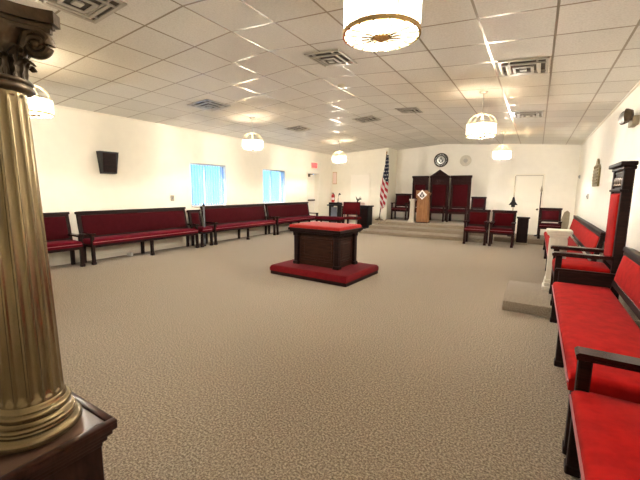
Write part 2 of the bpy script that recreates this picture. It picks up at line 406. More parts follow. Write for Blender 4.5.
# ------------------------------------------------------------------ seating
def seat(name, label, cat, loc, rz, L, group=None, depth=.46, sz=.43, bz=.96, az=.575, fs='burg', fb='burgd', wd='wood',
         arms=(1, 1), nleg=2, overhang=.015, slots=False, endpanel=(0, 0), bev=.004, backgap=.09):
    t = thing(name, label, cat, loc, rz, group)
    h = L/2; lw = .055
    yb = depth; ys = depth-.10        # back top / back bottom
    # raked back frame: M maps (x, v up the back, n toward the front) into the local frame
    z0 = sz-.06; ang = math.atan2(yb-ys, bz-z0); Lb = sqrt((yb-ys)**2+(bz-z0)**2)
    up = Vector((0, sin(ang), cos(ang))); nf = Vector((0, -cos(ang), sin(ang)))
    M = Matrix(((1, 0, 0, 0), (0, up.y, nf.y, ys), (0, up.z, nf.z, z0), (0, 0, 0, 1)))
    c = B(); c.cushion(-h+.02, h-.02, -.012, ys-.005, sz-.095, sz, .032, .014); sc = c.done('seat_cushion', fs, t)
    pp = B()
    pp.tube([(-h+.025, -.016, sz-.05), (h-.025, -.016, sz-.05)], .006, 6); pp.done('piping', 'piping', sc)
    f = B(); f.box(-h+.02, h-.02, .008, .04, sz-.15, sz-.085, bev); f.box(-h+.02, h-.02, ys-.03, ys+.01, sz-.15, sz-.085, bev)
    f.box(-h+.02, -h+.05, .02, ys, sz-.15, sz-.085, bev); f.box(h-.05, h-.02, .02, ys, sz-.15, sz-.085, bev)
    f.done('seat_frame', wd, t)
    bc = B(); bc.cushion(-h+.055, h-.055, backgap+.05, Lb-.075, -.005, .032, .02, .012, M); bc.done('back_cushion', fb, t)
    bp = B(); bp.box(-h+.05, h-.05, backgap, Lb-.03, -.028, 0, bev, 1, M); bp.done('back_panel', wd, t)
    for sx in (-1, 1):
        p = B(); x0, x1 = sorted((sx*h, sx*(h-.06))); p.box(x0, x1, -.03, Lb-.02, -.035, .022, bev, 1, M); p.done('stile', wd, t)
    tr = B(); tr.box(-h-overhang, h+overhang, Lb-.045, Lb, -.045, .04, .008, 2, M); tr.box(-h+.01, h-.01, Lb-.075, Lb-.04, -.03, .03, bev, 1, M); tr.done('top_rail', wd, t)
    lr = B(); lr.box(-h+.05, h-.05, backgap, backgap+.055, -.03, .03, bev, 1, M); lr.done('lower_rail', wd, t)
    n = max(2, nleg)
    for i in range(n):
        x = -h+lw/2 + (L-lw)*i/(n-1)
        end = 0 if i == 0 else (1 if i == n-1 else None)
        top = az-.03 if end is not None and arms[end] else sz-.10
        l = B(); l.box(x-lw/2, x+lw/2, .0, lw, 0, top, .006)
        l.box(x-lw/2-.006, x+lw/2+.006, -.006, lw+.006, 0, .05, .006)
        l.done('leg', wd, t)
        l = B(); l.prism([(ys-.045, sz-.1), (ys+.01, sz-.1), (ys+.02, 0), (ys-.03, 0)], 'x', x-lw/2, x+lw/2); l.done('leg', wd, t)
    for k, sx in ((0, -1), (1, 1)):
        if arms[k]:
            a = B(); x0, x1 = sx*(h-.032)-.045, sx*(h-.032)+.045
            fr = (az-z0)/cos(ang)
            yy = ys + (yb-ys)*(az-z0)/(bz-z0)
            a.prism([(-.012, az-.035), (-.016, az-.012), (-.004, az), (yy-.06, az-.004), (yy-.005, az+.0), (yy-.005, az-.035)], 'x', x0, x1)
            a.done('armrest', 'armwood' if wd == 'wood' else wd, t)
        if endpanel[k]:
            e = B(); x0, x1 = sorted((sx*h, sx*(h-.03))); e.box(x0, x1, .03, ys+.02, .12, endpanel[k], bev); e.box(x0-.006, x1+.006, .0, ys+.03, endpanel[k]-.0, endpanel[k]+.025, bev); e.done('side_panel', wd, t)
    return t

GL = 'seats lined up along the left wall'
XF = -6.83
def left_seat(name, label, y0, y1, **k):
    cat = 'bench' if 'bench' in name else 'chair'
    k = {**dict(sz=.465, backgap=.03, depth=.48), **k}
    return seat(name, label, cat, (XF, (y0+y1)/2, 0), pi/2, y1-y0, GL, **k)
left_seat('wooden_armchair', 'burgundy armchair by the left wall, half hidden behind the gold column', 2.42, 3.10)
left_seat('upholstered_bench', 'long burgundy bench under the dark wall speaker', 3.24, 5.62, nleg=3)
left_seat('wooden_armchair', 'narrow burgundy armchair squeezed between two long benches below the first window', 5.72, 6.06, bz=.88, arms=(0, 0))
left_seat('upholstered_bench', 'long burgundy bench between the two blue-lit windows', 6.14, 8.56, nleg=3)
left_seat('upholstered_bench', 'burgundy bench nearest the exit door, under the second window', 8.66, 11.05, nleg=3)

GR = 'bright red seats along the right wall'
KR = dict(depth=.58, sz=.455, bz=.87, az=.65, fs='red', fb='red')
seat('upholstered_bench', 'bright red bench nearest the camera, cropped by the picture corner', 'bench', (.235, 1.28, 0), -pi/2, 1.56, GR, nleg=2, **KR)
seat('upholstered_bench', 'bright red bench between the tall throne and the nearest red bench', 'bench', (.235, 3.33, 0), -pi/2, 2.34, GR, nleg=3, arms=(0, 0), endpanel=(.57, 0), **KR)
seat('upholstered_bench', 'bright red bench beyond the tall throne, along the far right wall', 'bench', (.235, 8.1, 0), -pi/2, 4.2, GR, nleg=4, arms=(0, 1), **KR)

# tall throne by the right wall
def throne(name, label, loc, rz, W, sz, az, bz, depth, fab, wd, pediment=False, carved=True, arms=True, side=.06, group=None, cornice=.05, plain_back=False):
    t = thing(name, label, 'throne', loc, rz, group)
    h = W/2; ys = depth-.10
    c = B(); c.cushion(-h+.06, h-.06, -.005, depth-.06, sz-.08, sz, .03, .015); c.done('seat_cushion', fab, t)
    f = B(); f.box(-h+.03, h-.03, .0, ys+.04, sz-.16, sz-.075, .006); f.done('seat_frame', wd, t)
    for sx in (-1, 1):
        x0, x1 = sorted((sx*h, sx*(h-.075)))
        p = B(); p.box(x0, x1, depth-.075, depth+.012, 0, bz-.02, .008); p.box(x0-.006, x1+.006, depth-.083, depth+.018, 0, .10, .006); p.done('stile', wd, t)
        l = B(); l.box(x0+.005, x1-.012, .0, .06, 0, az-.03, .006); l.box(x0, x1-.006, -.006, .066, 0, .06, .006); l.done('leg', wd, t)
        if arms:
            a = B(); a.prism([(-.035, az-.04), (-.04, az-.014), (-.02, az), (depth-.07, az), (depth-.07, az-.04)], 'x', x0-.01, x1+.012); a.done('armrest', 'armwood' if wd == 'wood' else wd, t)
    zt = bz - (.28 if carved else .06)
    b1 = B(); b1.box(-h+.06, h-.06, depth-.055, depth+.01, sz+.02, bz-.02, .004); b1.done('back_panel', wd, t)
    Mb = Matrix(((1, 0, 0, 0), (0, 0, -1, depth-.055), (0, 1, 0, 0), (0, 0, 0, 1)))
    bc = B(); bc.cushion(-h+.095, h-.095, sz+.09, zt-.02, -.0, .03, .022, .012, Mb); bc.done('back_cushion', fab, t)
    if carved:
        r = B(); r.box(-h+.06, h-.06, depth-.085, depth-.03, zt-.01, zt+.03, .006)
        r.box(-h-.006, h+.006, depth-.09, depth-.02, zt-.004, zt+.022, .006); r.done('carved_rail', wd, t)
        r = B()
        n = 5
        for i in range(n):
            x = -h+.12+(W-.24)*i/(n-1)
            r.ball((x, depth-.058, zt+.11), .036, (1, .4, 1.3), 10, 6)
            r.tube([(x-.03, depth-.06, zt+.055), (x, depth-.066, zt+.075), (x+.03, depth-.06, zt+.055)], .008, 6)
        r.box(-h+.08, h-.08, depth-.062, depth-.05, zt+.19, zt+.205, .003)
        r.done('carving', 'bronze' if fab == 'red' else wd, t)
    co = B()
    co.box(-h-.02, h+.02, depth-.085, depth+.02, bz-.06, bz-.025, .006)
    co.box(-h-cornice, h+cornice, depth-.09-cornice*.5, depth+.02, bz-.025, bz+.02, .01, 2)
    co.done('cornice', wd, t)
    if pediment:
        p = B(); p.prism([(-.27, bz+.02), (.27, bz+.02), (0, bz+.21)], 'y', depth-.10, depth-.04)
        p.prism([(-.31, bz+.02), (-.25, bz+.02), (0, bz+.19), (.25, bz+.02), (.31, bz+.02), (0, bz+.235)], 'y', depth-.13, depth-.03); p.done('pediment', wd, t)
    return t
throne('carved_throne', 'tall bright red throne with dark carved crest by the right wall', (.235, 4.98, .12), -pi/2, .63, .47, .62, 1.575, .568, 'red', 'wood')

# three high thrones on the platform and other station chairs
GT = 'tall thrones in the alcove'
for x, wdt, lab, ped in ((-3.76, .58, 'tall dark red throne directly behind the oak lectern', False), (-3.06, .66, 'middle tall throne under a pointed pediment in the alcove', True), (-2.33, .68, 'tall dark red throne closest to the silver wall plate', False)):
    throne('high_back_throne', lab, (x, 12.85, .33), 0, wdt, .45, .60, 1.61, .55, 'burgd', 'woodm', ped, carved=True, arms=False, group=GT, cornice=.02)
KD = dict(depth=.52, sz=.45, bz=.96, az=.63)
seat('wooden_armchair', 'dark wooden armchair in the alcove behind the flag', 'chair', (-4.39, 12.85, .33), 0, .60, None, fs='burgd', fb='burgd', **KD)
seat('wooden_armchair', 'dark wooden armchair to the right of the tall alcove thrones', 'chair', (-1.70, 12.8, .33), 0, .46, None, fs='burgd', fb='burgd', depth=.5, sz=.45, bz=.89, az=.62, arms=(0, 0))
GC = 'pair of red armchairs in front of the platform'
KC = dict(depth=.56, sz=.46, bz=.91, az=.62, backgap=.05, fs='chairred', fb='chairred', wd='woodm')
seat('wooden_armchair', 'red armchair in front of the platform, nearer the steps', 'chair', (-1.33, 10.05, 0), 0, .56, GC, **KC)
seat('wooden_armchair', 'red armchair standing beside the dark square stand', 'chair', (-.70, 10.02, 0), 0, .56, GC, **KC)
seat('wooden_armchair', 'dark wooden armchair against the back wall beside the pale door', 'chair', (.36, 11.35, .13), 0, .52, None, fs='burgd', fb='burgd', depth=.52, sz=.42, bz=.83, az=.5)

# ------------------------------------------------------------------ altar
t = thing('altar', 'dark wooden altar with red padded top in the middle of the carpet', 'altar', (-2.97, 5.03, 0), -.05)
pl = B(); pl.box(-.735, .735, -.545, .545, 0, .085, .008); pl.done('plinth', 'wood', t)
k = B(); k.cushion(-.74, .74, -.55, .55, .06, .155, .035, .012); k.done('kneeling_cushion', 'altshade', t)
bd = B(); bd.box(-.43, .43, -.29, .29, .16, .70, .006); bd.done('body', 'woodb', t)
for sx in (-1, 1):
    for sy in (-1, 1):
        p = B()
        x0, x1 = sorted((sx*.475, sx*.385)); y0, y1 = sorted((sy*.335, sy*.245))
        p.box(x0, x1, y0, y1, .20, .68, .008); p.box(x0-.015, x1+.015, y0-.015, y1+.015, .155, .215, .008); p.box(x0-.012, x1+.012, y0-.012, y1+.012, .645, .69, .008)
        p.done('corner_post', 'wood', t)
def frame_panel(b, a0, a1, z0, z1, M):
    s = .035
    b.box(a0, a1, -.008, .012, z0, z0+s, .005, 1, M); b.box(a0, a1, -.008, .012, z1-s, z1, .005, 1, M)
    b.box(a0, a0+s, -.008, .012, z0, z1, .005, 1, M); b.box(a1-s, a1, -.008, .012, z0, z1, .005, 1, M)
    b.box(a0+.08, a1-.08, -.004, .01, z0+.08, z1-.08, .006, 1, M)
for M, a in ((Matrix.Translation((0, -.29, 0)), .35), (Matrix.Translation((0, .29, 0)) @ Matrix.Rotation(pi, 4, 'Z'), .35),
             (Matrix.Translation((.43, 0, 0)) @ Matrix.Rotation(pi/2, 4, 'Z'), .22), (Matrix.Translation((-.43, 0, 0)) @ Matrix.Rotation(-pi/2, 4, 'Z'), .22)):
    p = B(); frame_panel(p, -a, a, .25, .63, M); p.done('raised_panel', 'woodb', t)
co = B(); co.box(-.49, .49, -.35, .35, .685, .715, .008); co.box(-.53, .53, -.39, .39, .712, .745, .01, 2); co.box(-.555, .555, -.415, .415, .742, .785, .008); co.done('cornice', 'wood', t)
k = B(); k.cushion(-.535, .535, -.395, .395, .783, .835, .025, .01); k.done('top_cushion', 'altred', t)
for ch in t.children:
    if ch.name.split('.')[0] not in ('plinth', 'kneeling_cushion'): ch.scale = (.92, .92, 1); ch.location = (-.02, .05, 0)

# ------------------------------------------------------------------ gold column on its pedestal
CX, CY, PZ = -1.555, .447, .5
t = thing('column_pedestal', 'polished brown wooden pedestal under the gold column', 'pedestal', (CX, CY, 0))
hw = .225
b = B(); b.box(-.182, .182, -.182, .182, .0, PZ-.07, .004); b.box(-.2, .2, -.2, .2, 0, .07, .008); b.done('body', 'plinth', t)
b = B()
for e, z0, z1 in ((.185, PZ-.1, PZ-.075), (.198, PZ-.077, PZ-.052), (.212, PZ-.054, PZ-.03)): b.box(-e, e, -e, e, z0, z1, .006, 2)
b.box(-hw, hw, -hw, hw, PZ-.032, PZ-.004, .006, 2); b.done('cornice', 'plinth', t)
b = B()
for s_ in (-1, 1):
    x0, x1 = sorted((s_*hw, s_*(hw-.03))); b.box(x0, x1, -hw, hw, PZ-.01, PZ+.006, .005, 2)
    b.box(-hw+.028, hw-.028, x0, x1, PZ-.01, PZ+.006, .005, 2)
b.done('top_rim', 'plinth', t)
b = B(); b.box(-hw+.028, hw-.028, -hw+.028, hw-.028, PZ-.01, PZ-.001, .002); b.done('top_panel', simple('glossy_top', (.11, .062, .042), .2, coat=.3), t)

t = thing('fluted_column', 'antique gold fluted column with scrolled capital at the left edge', 'column', (CX+.014, CY+.034, PZ))
def torus_prof(r, z0, z1, n=7):
    rr = (z1-z0)/2; zc_ = (z0+z1)/2
    return [(r-rr+rr*cos(a), zc_+rr*sin(a)) for a in [-pi/2+pi*i/(n-1) for i in range(n)]]
prof = [(.05, 0)] + torus_prof(.150, 0, .05, 9) + [(.127, .052), (.125, .058)] + torus_prof(.130, .058, .076) + [(.112, .080), (.108, .088), (.111, .094)] + torus_prof(.120, .094, .122, 9) + [(.104, .124), (.104, .134), (.099, .142)]
b = B(); b.lathe(prof, seg=64); b.done('column_base', 'brass', t, angle=50)
NF = 16; R0, R1, H0, H1 = .0985, .0765, .140, 1.212
def flute(tt, z):
    u = (tt*NF/(2*pi)) % 1.0
    e = min(1., max(0., (z-H0-.012)/.03)) * min(1., max(0., (H1-.012-z)/.03))
    if u < .09 or u > .91: return 1.
    q = (u-.5)/.41
    return 1 - .085*sqrt(max(0, 1-q*q))*sqrt(e)
pr = []
zs = [H0, H0+.012, H0+.016, H0+.022, H0+.03, H0+.042] + [H0+.042+(H1-.042-H0-.042)*i/10 for i in range(1, 11)] + [H1-.03, H1-.022, H1-.016, H1-.012, H1]
for z in zs:
    s_ = (z-H0)/(H1-H0); pr.append((R0+(R1-R0)*s_+.002*sin(pi*s_), z))
b = B(); b.lathe(pr, seg=NF*14, rf=flute); b.done('shaft', 'brass', t, angle=50)
b = B(); b.lathe([(.06, H1-.005), (.085, H1-.003)] + torus_prof(.101, H1, H1+.024) + [(.09, H1+.026)] + torus_prof(.098, H1+.026, H1+.04) + [(.07, H1+.042)], seg=48); b.done('astragal', 'bronze', t, angle=50)
HB = H1+.04
b = B(); b.lathe([(.072, HB-.01), (.075, HB+.03), (.074, HB+.10), (.082, HB+.12), (.095, HB+.145), (.098, HB+.155)], seg=40); b.done('bell', 'bronze', t)
for ring, (n, hh, off) in enumerate(((8, .075, 0), (8, .115, pi/8))):
    for i in range(n):
        a = 2*pi*i/n+off
        b = B()
        nu, nv = 7, 8
        G = []
        for v in range(nv+1):
            s_ = v/nv; row = []
            wv = .036*(sin(pi*min(1, .25+s_*.62)))*(1+.12*cos(s_*20))
            rad = .078 + .006*s_ + (.03*max(0, s_-.6)**1.2*3)
            z = HB + hh*min(s_, .9) - (0.02*max(0, s_-.85)*6)
            for u in range(nu+1):
                q = 2*u/nu-1
                r_ = rad + .006*cos(q*pi*2.5) - .006*q*q
                row.append(b.bm.verts.new(Vector((cos(a)*r_ - sin(a)*q*wv, sin(a)*r_ + cos(a)*q*wv, z))))
            G.append(row)
        for v in range(nv):
            for u in range(nu): b.bm.faces.new((G[v][u], G[v][u+1], G[v+1][u+1], G[v+1][u]))
        bmesh.ops.solidify(b.bm, geom=b.bm.faces[:], thickness=.006)
        b.done('acanthus_leaf', 'bronze', t)
ZA = HB+.150
for i in range(4):
    a = pi/4+i*pi/2; dd = Vector((cos(a), sin(a), 0)); b = B()
    pts = []
    c0 = dd*.125 + Vector((0, 0, ZA-.035))
    for k_ in range(46):
        th = k_/45*2*pi*1.6; rr = .042*(1-k_/45*.72)
        pts.append(c0 + dd*(rr*sin(th)) + Vector((0, 0, rr*cos(th))))
    lead = [dd*.078+Vector((0, 0, ZA-.075)), dd*.09+Vector((0, 0, ZA-.035)), dd*.10+Vector((0, 0, ZA-.004)), dd*.12+Vector((0, 0, ZA+.006))]
    b.tube(lead+pts, lambda s_: .016-.006*s_, 10, flat=1.25)
    b.ball(c0, .017); b.done('volute', 'bronze', t)
def abacus(e, cut, z0, z1, bb, dip):
    pts = []
    for i in range(4):
        a = i*pi/2
        R = Matrix.Rotation(a, 2)
        for k_ in range(13):
            q = -1+2*k_/12
            x = q*(e-cut); y = -(e - dip*(1-q*q))
            v = R @ Vector((x, y)); pts.append((v.x, v.y))
    bb.prism(pts, 'z', z0, z1)
b = B()
abacus(.128, .013, ZA+.002, ZA+.018, b, .04); abacus(.135, .015, ZA+.016, ZA+.03, b, .04); abacus(.152, .034, ZA+.028, ZA+.066, b, .045)
b.done('abacus', 'bronze', t, angle=25)

# ------------------------------------------------------------------ chandeliers
def chandelier(label, x, y, r=.215, ztop=None, zb=2.28):
    z = zc(x); H = z-zb
    t = thing('crystal_chandelier', label, 'chandelier', (x, y, z), 0, 'crystal drum chandeliers')
    c = B(); c.lathe([(.065, .005), (.065, -.012), (.045, -.03), (.012, -.035)], seg=24); c.done('canopy', 'steel', t)
    c = B(); c.tube([(0, 0, -.03), (0, 0, -H+.36)], .006); c.done('rod', 'steel', t)
    c = B(); c.lathe([(.01, -H+.38), (.03, -H+.37), (.035, -H+.35), (.02, -H+.33), (.008, -H+.31), (.018, -H+.29), (.003, -H+.27)], seg=16); c.done('hub', 'ringw', t)
    for i in range(8):
        a = 2*pi*i/8
        c = B(); c.tube([((.02+(r-.02)*sin(s_*pi/2))*cos(a), (.02+(r-.02)*sin(s_*pi/2))*sin(a), -H+.19+.17*cos(s_*pi/2)) for s_ in [j/9 for j in range(10)]], .006, 6); c.done('dome_arm', 'ringw', t)
    for zz, rr, m, nm in ((-H+.195, r+.004, 'ringw', 'upper_ring'), (-H+.022, r+.004, 'gold', 'lower_ring')):
        c = B(); c.lathe([(rr-.008, zz-.012), (rr+.006, zz-.012), (rr+.006, zz+.012), (rr-.008, zz+.012), (rr-.008, zz-.012)], seg=48, cap=False); c.done(nm, m, t)
    nc = 24
    for i in range(nc):
        a = 2*pi*(i+.5)/nc; M = Matrix.Translation((r*.985*cos(a), r*.985*sin(a), 0)) @ Matrix.Rotation(a, 4, 'Z')
        w_ = pi*r/nc*.86
        c = B(); c.prism([(-.004, -w_), (.006, -w_*.5), (.008, 0), (.006, w_*.5), (-.004, w_)], 'z', -H+.03, -H+.19, M); c.done('crystal', 'crystal', t)
    for i in range(16):
        a = 2*pi*i/16; M = Matrix.Rotation(a, 4, 'Z')
        c = B(); c.prism([(.05, -.004), (r-.012, -.026), (r-.008, 0), (r-.012, .026), (.05, .004)], 'z', -H+.004, -H+.012, M)
        c.ball((r*.62*cos(a), r*.62*sin(a), -H-.002), .011, (1, 1, 1.3), 8, 6)
        c.done('tray_crystal', 'trayc', t)
    c = B(); c.lathe([(.008, -H+.186), (r-.004, -H+.186), (r-.004, -H+.190), (.008, -H+.190), (.008, -H+.186)], seg=32, cap=False); c.done('added_diffuser', 'addfrost', t)  # disc added in the open drum top to soften light on the ceiling
    for i in range(8):
        a = 2*pi*i/8; c = B(); c.tube([(r*cos(a), r*sin(a), -H+.02), (r*cos(a), r*sin(a), -H+.195)], .0045, 6); c.done('drum_bar', 'gold', t)
    for i in range(16):
        a = 2*pi*(i+.5)/16; c = B(); c.tube([(.05*cos(a), .05*sin(a), -H+.004), (r*cos(a), r*sin(a), -H+.010)], .0055, 6); c.done('tray_spoke', 'brass', t)
    c = B(); c.lathe([(.003, -H-.022), (.02, -H-.014), (.05, -H-.002), (.052, -H+.012), (.02, -H+.02)], seg=24); c.done('finial', 'gold', t)
    for i in range(6):
        a = 2*pi*i/6+.3
        c = B(); c.lathe([(.004, -H+.065), (.012, -H+.075), (.017, -H+.095), (.012, -H+.12), (.002, -H+.145)], (.09*cos(a), .09*sin(a), 0), 10); c.done('bulb', 'bulb', t)
    ld = bpy.data.lights.new('chandelier_lamp', 'POINT'); ld.energy = LAMP; ld.color = (1, .935, .83); ld.shadow_soft_size = .055
    lo = bpy.data.objects.new('chandelier_lamp', ld); COL.objects.link(lo); lo.parent = t; lo.location = (0, 0, -H+.11)
    ld = bpy.data.lights.new('chandelier_downlight', 'SPOT'); ld.spot_size = math.radians(178); ld.spot_blend = .6; ld.shadow_soft_size = .045; ld.energy = DOWN; ld.color = (1, .935, .83)
    lo = bpy.data.objects.new('chandelier_downlight', ld); COL.objects.link(lo); lo.parent = t; lo.location = (0, 0, -H+.05)
    return t
LAMP, DOWN = 165, 1050
chandelier('large lit crystal chandelier cut off by the top of the picture', -.85, 2.06)
chandelier('lit crystal chandelier in front of the silver wall plate', -.86, 6.4)
chandelier('lit crystal chandelier over the pale back door', -.90, 10.88)
chandelier('lit crystal chandelier beside the gold column capital', -5.38, 1.99)
chandelier('lit crystal chandelier hanging between the two blue windows', -5.49, 6.09)
chandelier('lit crystal chandelier near the corner with the fire extinguisher', -5.54, 10.24)

# ------------------------------------------------------------------ ceiling vents and smoke detector
def vent(label, x, y, w=.26, l=.28):
    s_ = (ZR-ZL)/(XM-XL) if x < XM else -(ZR-ZRR)/(XR-XM)
    t = thing('ceiling_vent', label, 'vent', (x, y, zc(x)), 0, 'square ceiling vents')
    t.rotation_euler = (0, -math.atan(s_), 0)
    b = B(); b.box(-w+.02, w-.02, -l+.02, l-.02, -.006, -.001, 0); b.done('throat', 'ventd', t, False)
    b = B()
    for e0, e1, z0, z1 in ((1., .86, -.018, -.002), (.70, .58, -.034, -.022), (.42, .30, -.046, -.034)):
        for s1 in (-1, 1):
            p = sorted((s1*w*e0, s1*w*e1)); q = sorted((s1*l*e0, s1*l*e1))
            b.box(p[0], p[1], -l*e0, l*e0, z0, z1, .004); b.box(-w*e0, w*e0, q[0], q[1], z0, z1, .004)
    b.box(-w*.14, w*.14, -l*.14, l*.14, -.05, -.03, .005)
    b.done('louvers', 'ventm', t)
    d_ = B()
    for s1 in (-1, 1):
        d_.box(s1*w*.55-.01, s1*w*.55+.01, -l*.9, l*.9, -.024, -.006, .003); d_.box(-w*.9, w*.9, s1*l*.55-.01, s1*l*.55+.01, -.024, -.006, .003)
    d_.done('crossbars', 'ventm', t)
for lab, x, y, w_, l_ in (('ceiling vent cut off by the top edge near the gold capital', -3.70, 1.80, .29, .30),
        ('square ceiling vent between the column and the windows', -5.42, 4.83, .27, .30),
        ('square ceiling vent beside the large near chandelier', -2.42, 4.21, .25, .27),
        ('silver ceiling vent high above the right side of the carpet', -.27, 5.27, .27, .31),
        ('ceiling vent behind the silver one, above the back right door', -.28, 8.4, .27, .33),
        ('ceiling vent just beyond the window chandelier', -5.42, 7.76, .24, .29),
        ('ceiling vent above the flag side of the hall', -3.64, 8.07, .25, .28),
        ('flat dark ceiling vent near the ridge over the platform', -2.46, 7.61, .23, .25)):
    vent(lab, x, y, w_, l_)
t = thing('smoke_detector', 'small round smoke detector on the ceiling ridge', 'smoke detector', (-2.92, 5.42, zc(-2.92)))
b = B(); b.lathe([(.06, .003), (.06, -.015), (.045, -.035), (.02, -.04)], seg=24); b.done('housing', 'ringw', t)
b = B(); b.lathe([(.018, -.038), (.018, -.046), (.004, -.048)], seg=12); b.done('sensor_cap', 'steel', t)

# ------------------------------------------------------------------ left wall fittings
t = thing('wall_speaker', 'dark wedge-shaped loudspeaker hung high on the left wall', 'speaker', (XL, 3.88, 1.68))
b = B(); b.prism([(0, 0), (.10, .01), (.13, .43), (0, .43)], 'y', -.14, .14)
for v in b.bm.verts:
    if v.co.z > .3: v.co.y *= 1.3
b.done('cabinet', 'blackm', t)
b = B(); b.box(-.008, .008, -.125, .125, .03, .40, .003, 1, Matrix(((1, 0, .071, .104), (0, 1, 0, 0), (0, 0, 1, 0), (0, 0, 0, 1))))
b.done('grille', 'wood', t)
def plate(name, label, cat, loc, w, h, mat, axis, group=None, knob='greyp'):
    t = thing(name, label, cat, loc)
    b = B(); k_ = B()
    if axis == 'x+': b.box(0, .012, -w, w, -h, h, .004); k_.box(.01, .022, -w*.25, w*.25, -h*.4, h*.4, .003)
    elif axis == 'x-': b.box(-.03, 0, -w, w, -h, h, .006); k_.box(-.04, -.028, -w*.4, w*.4, -h*.4, h*.4, .003)
    else: b.box(-w, w, -.012, 0, -h, h, .004); k_.box(-w*.3, w*.3, -.02, -.01, -h*.4, h*.4, .003)
    b.done('cover_plate', mat, t); k_.done('toggle', knob, t); return t
plate('light_switch', 'beige light switch on the left wall before the first window', 'switch', (XL, 5.33, 1.18), .045, .065, 'beige', 'x+')
plate('wall_outlet', 'small white outlet low on the wall under the bench by the exit', 'outlet', (XL, 9.98, .18), .04, .06, 'white', 'x+')
t = thing('power_adapter', 'small white plug box on the carpet under the long left bench', 'adapter', (-7.16, 4.12, 0), .3)
b = B(); b.box(-.05, .05, -.035, .035, 0, .07, .01, 2); b.done('housing', 'white', t); b = B(); b.tube([(-.05, 0, .03), (-.09, .03, .012), (-.13, .06, .008), (-.16, .02, .008)], .006); b.done('cord', 'white', t)

t = thing('exit_sign', 'red glowing EXIT sign above the left wall door', 'sign', (XL, 11.55, 2.33))
b = B(); b.box(0, .05, -.17, .17, -.10, .10, .008, 2); b.done('housing', 'exitp', t)
text_mesh('EXIT', .17, .004, Matrix.Translation((.054, 0, 0)) @ Matrix(((0, 0, 1, 0), (1, 0, 0, 0), (0, 1, 0, 0), (0, 0, 0, 1))), 'lettering', 'exitm', t, .004)

t = thing('wall_notice', 'tan framed notice on the back wall by the left corner', 'notice', (-7.2, YBL, 1.9))
b = B(); b.box(-.10, .10, -.015, 0, -.25, .25, .004); b.done('backing', 'tan', t); b = B(); b.box(-.075, .075, -.019, -.013, -.22, .22, .002); b.done('sheet', 'cloth', t)
t = thing('fire_extinguisher', 'dark red fire extinguisher hanging in the left back corner', 'extinguisher', (-7.22, YBL-.1, .88))
b = B(); b.lathe([(.05, 0), (.065, .01), (.067, .29), (.055, .33), (.025, .36)], seg=20); b.done('cylinder_body', 'extred', t)
b = B(); b.lathe([(.02, .355), (.025, .40), (.012, .41)], seg=12); b.box(-.012, .012, -.10, .03, .40, .42, .004); b.done('valve_handle', 'black', t)
b = B(); b.tube([(.02, -.02, .385), (.085, -.02, .34), (.088, -.01, .15), (.08, -.01, .08)], .009); b.done('hose', 'black', t)
b = B(); b.lathe([(.0685, .13), (.0685, .22)], seg=20, cap=False); b.done('label_band', 'label', t)

# ------------------------------------------------------------------ left back corner furniture
t = thing('music_lectern', 'small black lectern with grey front panel in the left back corner', 'lectern', (-6.42, 11.62, 0))
b = B(); b.box(-.22, .22, -.16, .16, 0, .06, .008); b.done('base', 'black', t)
b = B(); b.box(-.20, -.15, -.14, .14, .05, .86, .006); b.box(.15, .20, -.14, .14, .05, .86, .006); b.done('side_panel', 'black', t)
b = B(); b.prism([(-.10, .12), (.10, .12), (.13, .5), (.11, .78), (-.11, .78), (-.13, .5)], 'y', -.12, -.09); b.done('front_panel', 'greyp', t)
b = B(); b.box(-.24, .24, -.19, .17, .84, .88, .01, 2, Matrix.Rotation(.05, 4, 'X')); b.box(-.21, .21, -.15, .15, .88, .95, .01); b.done('desk_top', 'black', t)
t = thing('gooseneck_lamp', 'thin gooseneck lamp standing on the small black lectern', 'lamp', (-6.31, 11.62, .95))
b = B(); b.lathe([(.05, 0), (.05, .012), (.012, .02)], seg=16); b.done('base', 'black', t)
b = B(); b.tube([(0, 0, .015), (.0, 0, .15), (.02, -.01, .25), (.05, -.03, .33), (.08, -.05, .34)], .01); b.done('stem', 'black', t)
b = B(); b.lathe([(.012, .0), (.035, -.03), (.045, -.06)], (.09, -.05, .345), 14, cap=False); b.done('lamp_shade', 'black', t)

t = thing('stacking_chair', 'red padded chair in front of the cloth covered table', 'chair', (-5.52, 11.25, 0), .12)
b = B(); b.cushion(-.27, .27, -.22, .22, .40, .47, .03, .015); b.done('seat', 'chairred', t)
bk = B(); Mb = Matrix(((1, 0, 0, 0), (0, .15, -1, -.24), (0, 1, .15, .0), (0, 0, 0, 1)))
bk.cushion(-.31, .31, .56, 1.0, 0, .05, .06, .015, Mb); bk.done('backrest', 'chairred', t)
for sx in (-1, 1):
    b = B(); b.tube([(sx*.22, -.25, 0), (sx*.22, -.23, .42), (sx*.22, -.20, .62), (sx*.21, -.14, .9)], .012); b.done('leg', 'black', t)
    b = B(); b.tube([(sx*.21, .24, 0), (sx*.21, .20, .41)], .012); b.done('leg', 'black', t)
b = B(); b.box(-.23, .23, -.2, .2, .385, .405, .006); b.done('seat_frame', 'black', t)

t = thing('low_red_bench', 'low red topped bench before the black lectern, behind the altar', 'bench', (-6.15, 10.75, 0))
b = B(); b.cushion(-.5, .5, -.2, .2, .40, .48, .03, .012); b.done('cushion', 'burg', t)
b = B(); b.box(-.49, .49, -.19, .19, .33, .41, .006); b.done('apron', 'wood', t)
for sx in (-1, 1):
    for sy in (-1, 1): b = B(); b.box(sx*.46-.025, sx*.46+.025, sy*.16-.025, sy*.16+.025, 0, .34, .005); b.done('leg', 'wood', t)

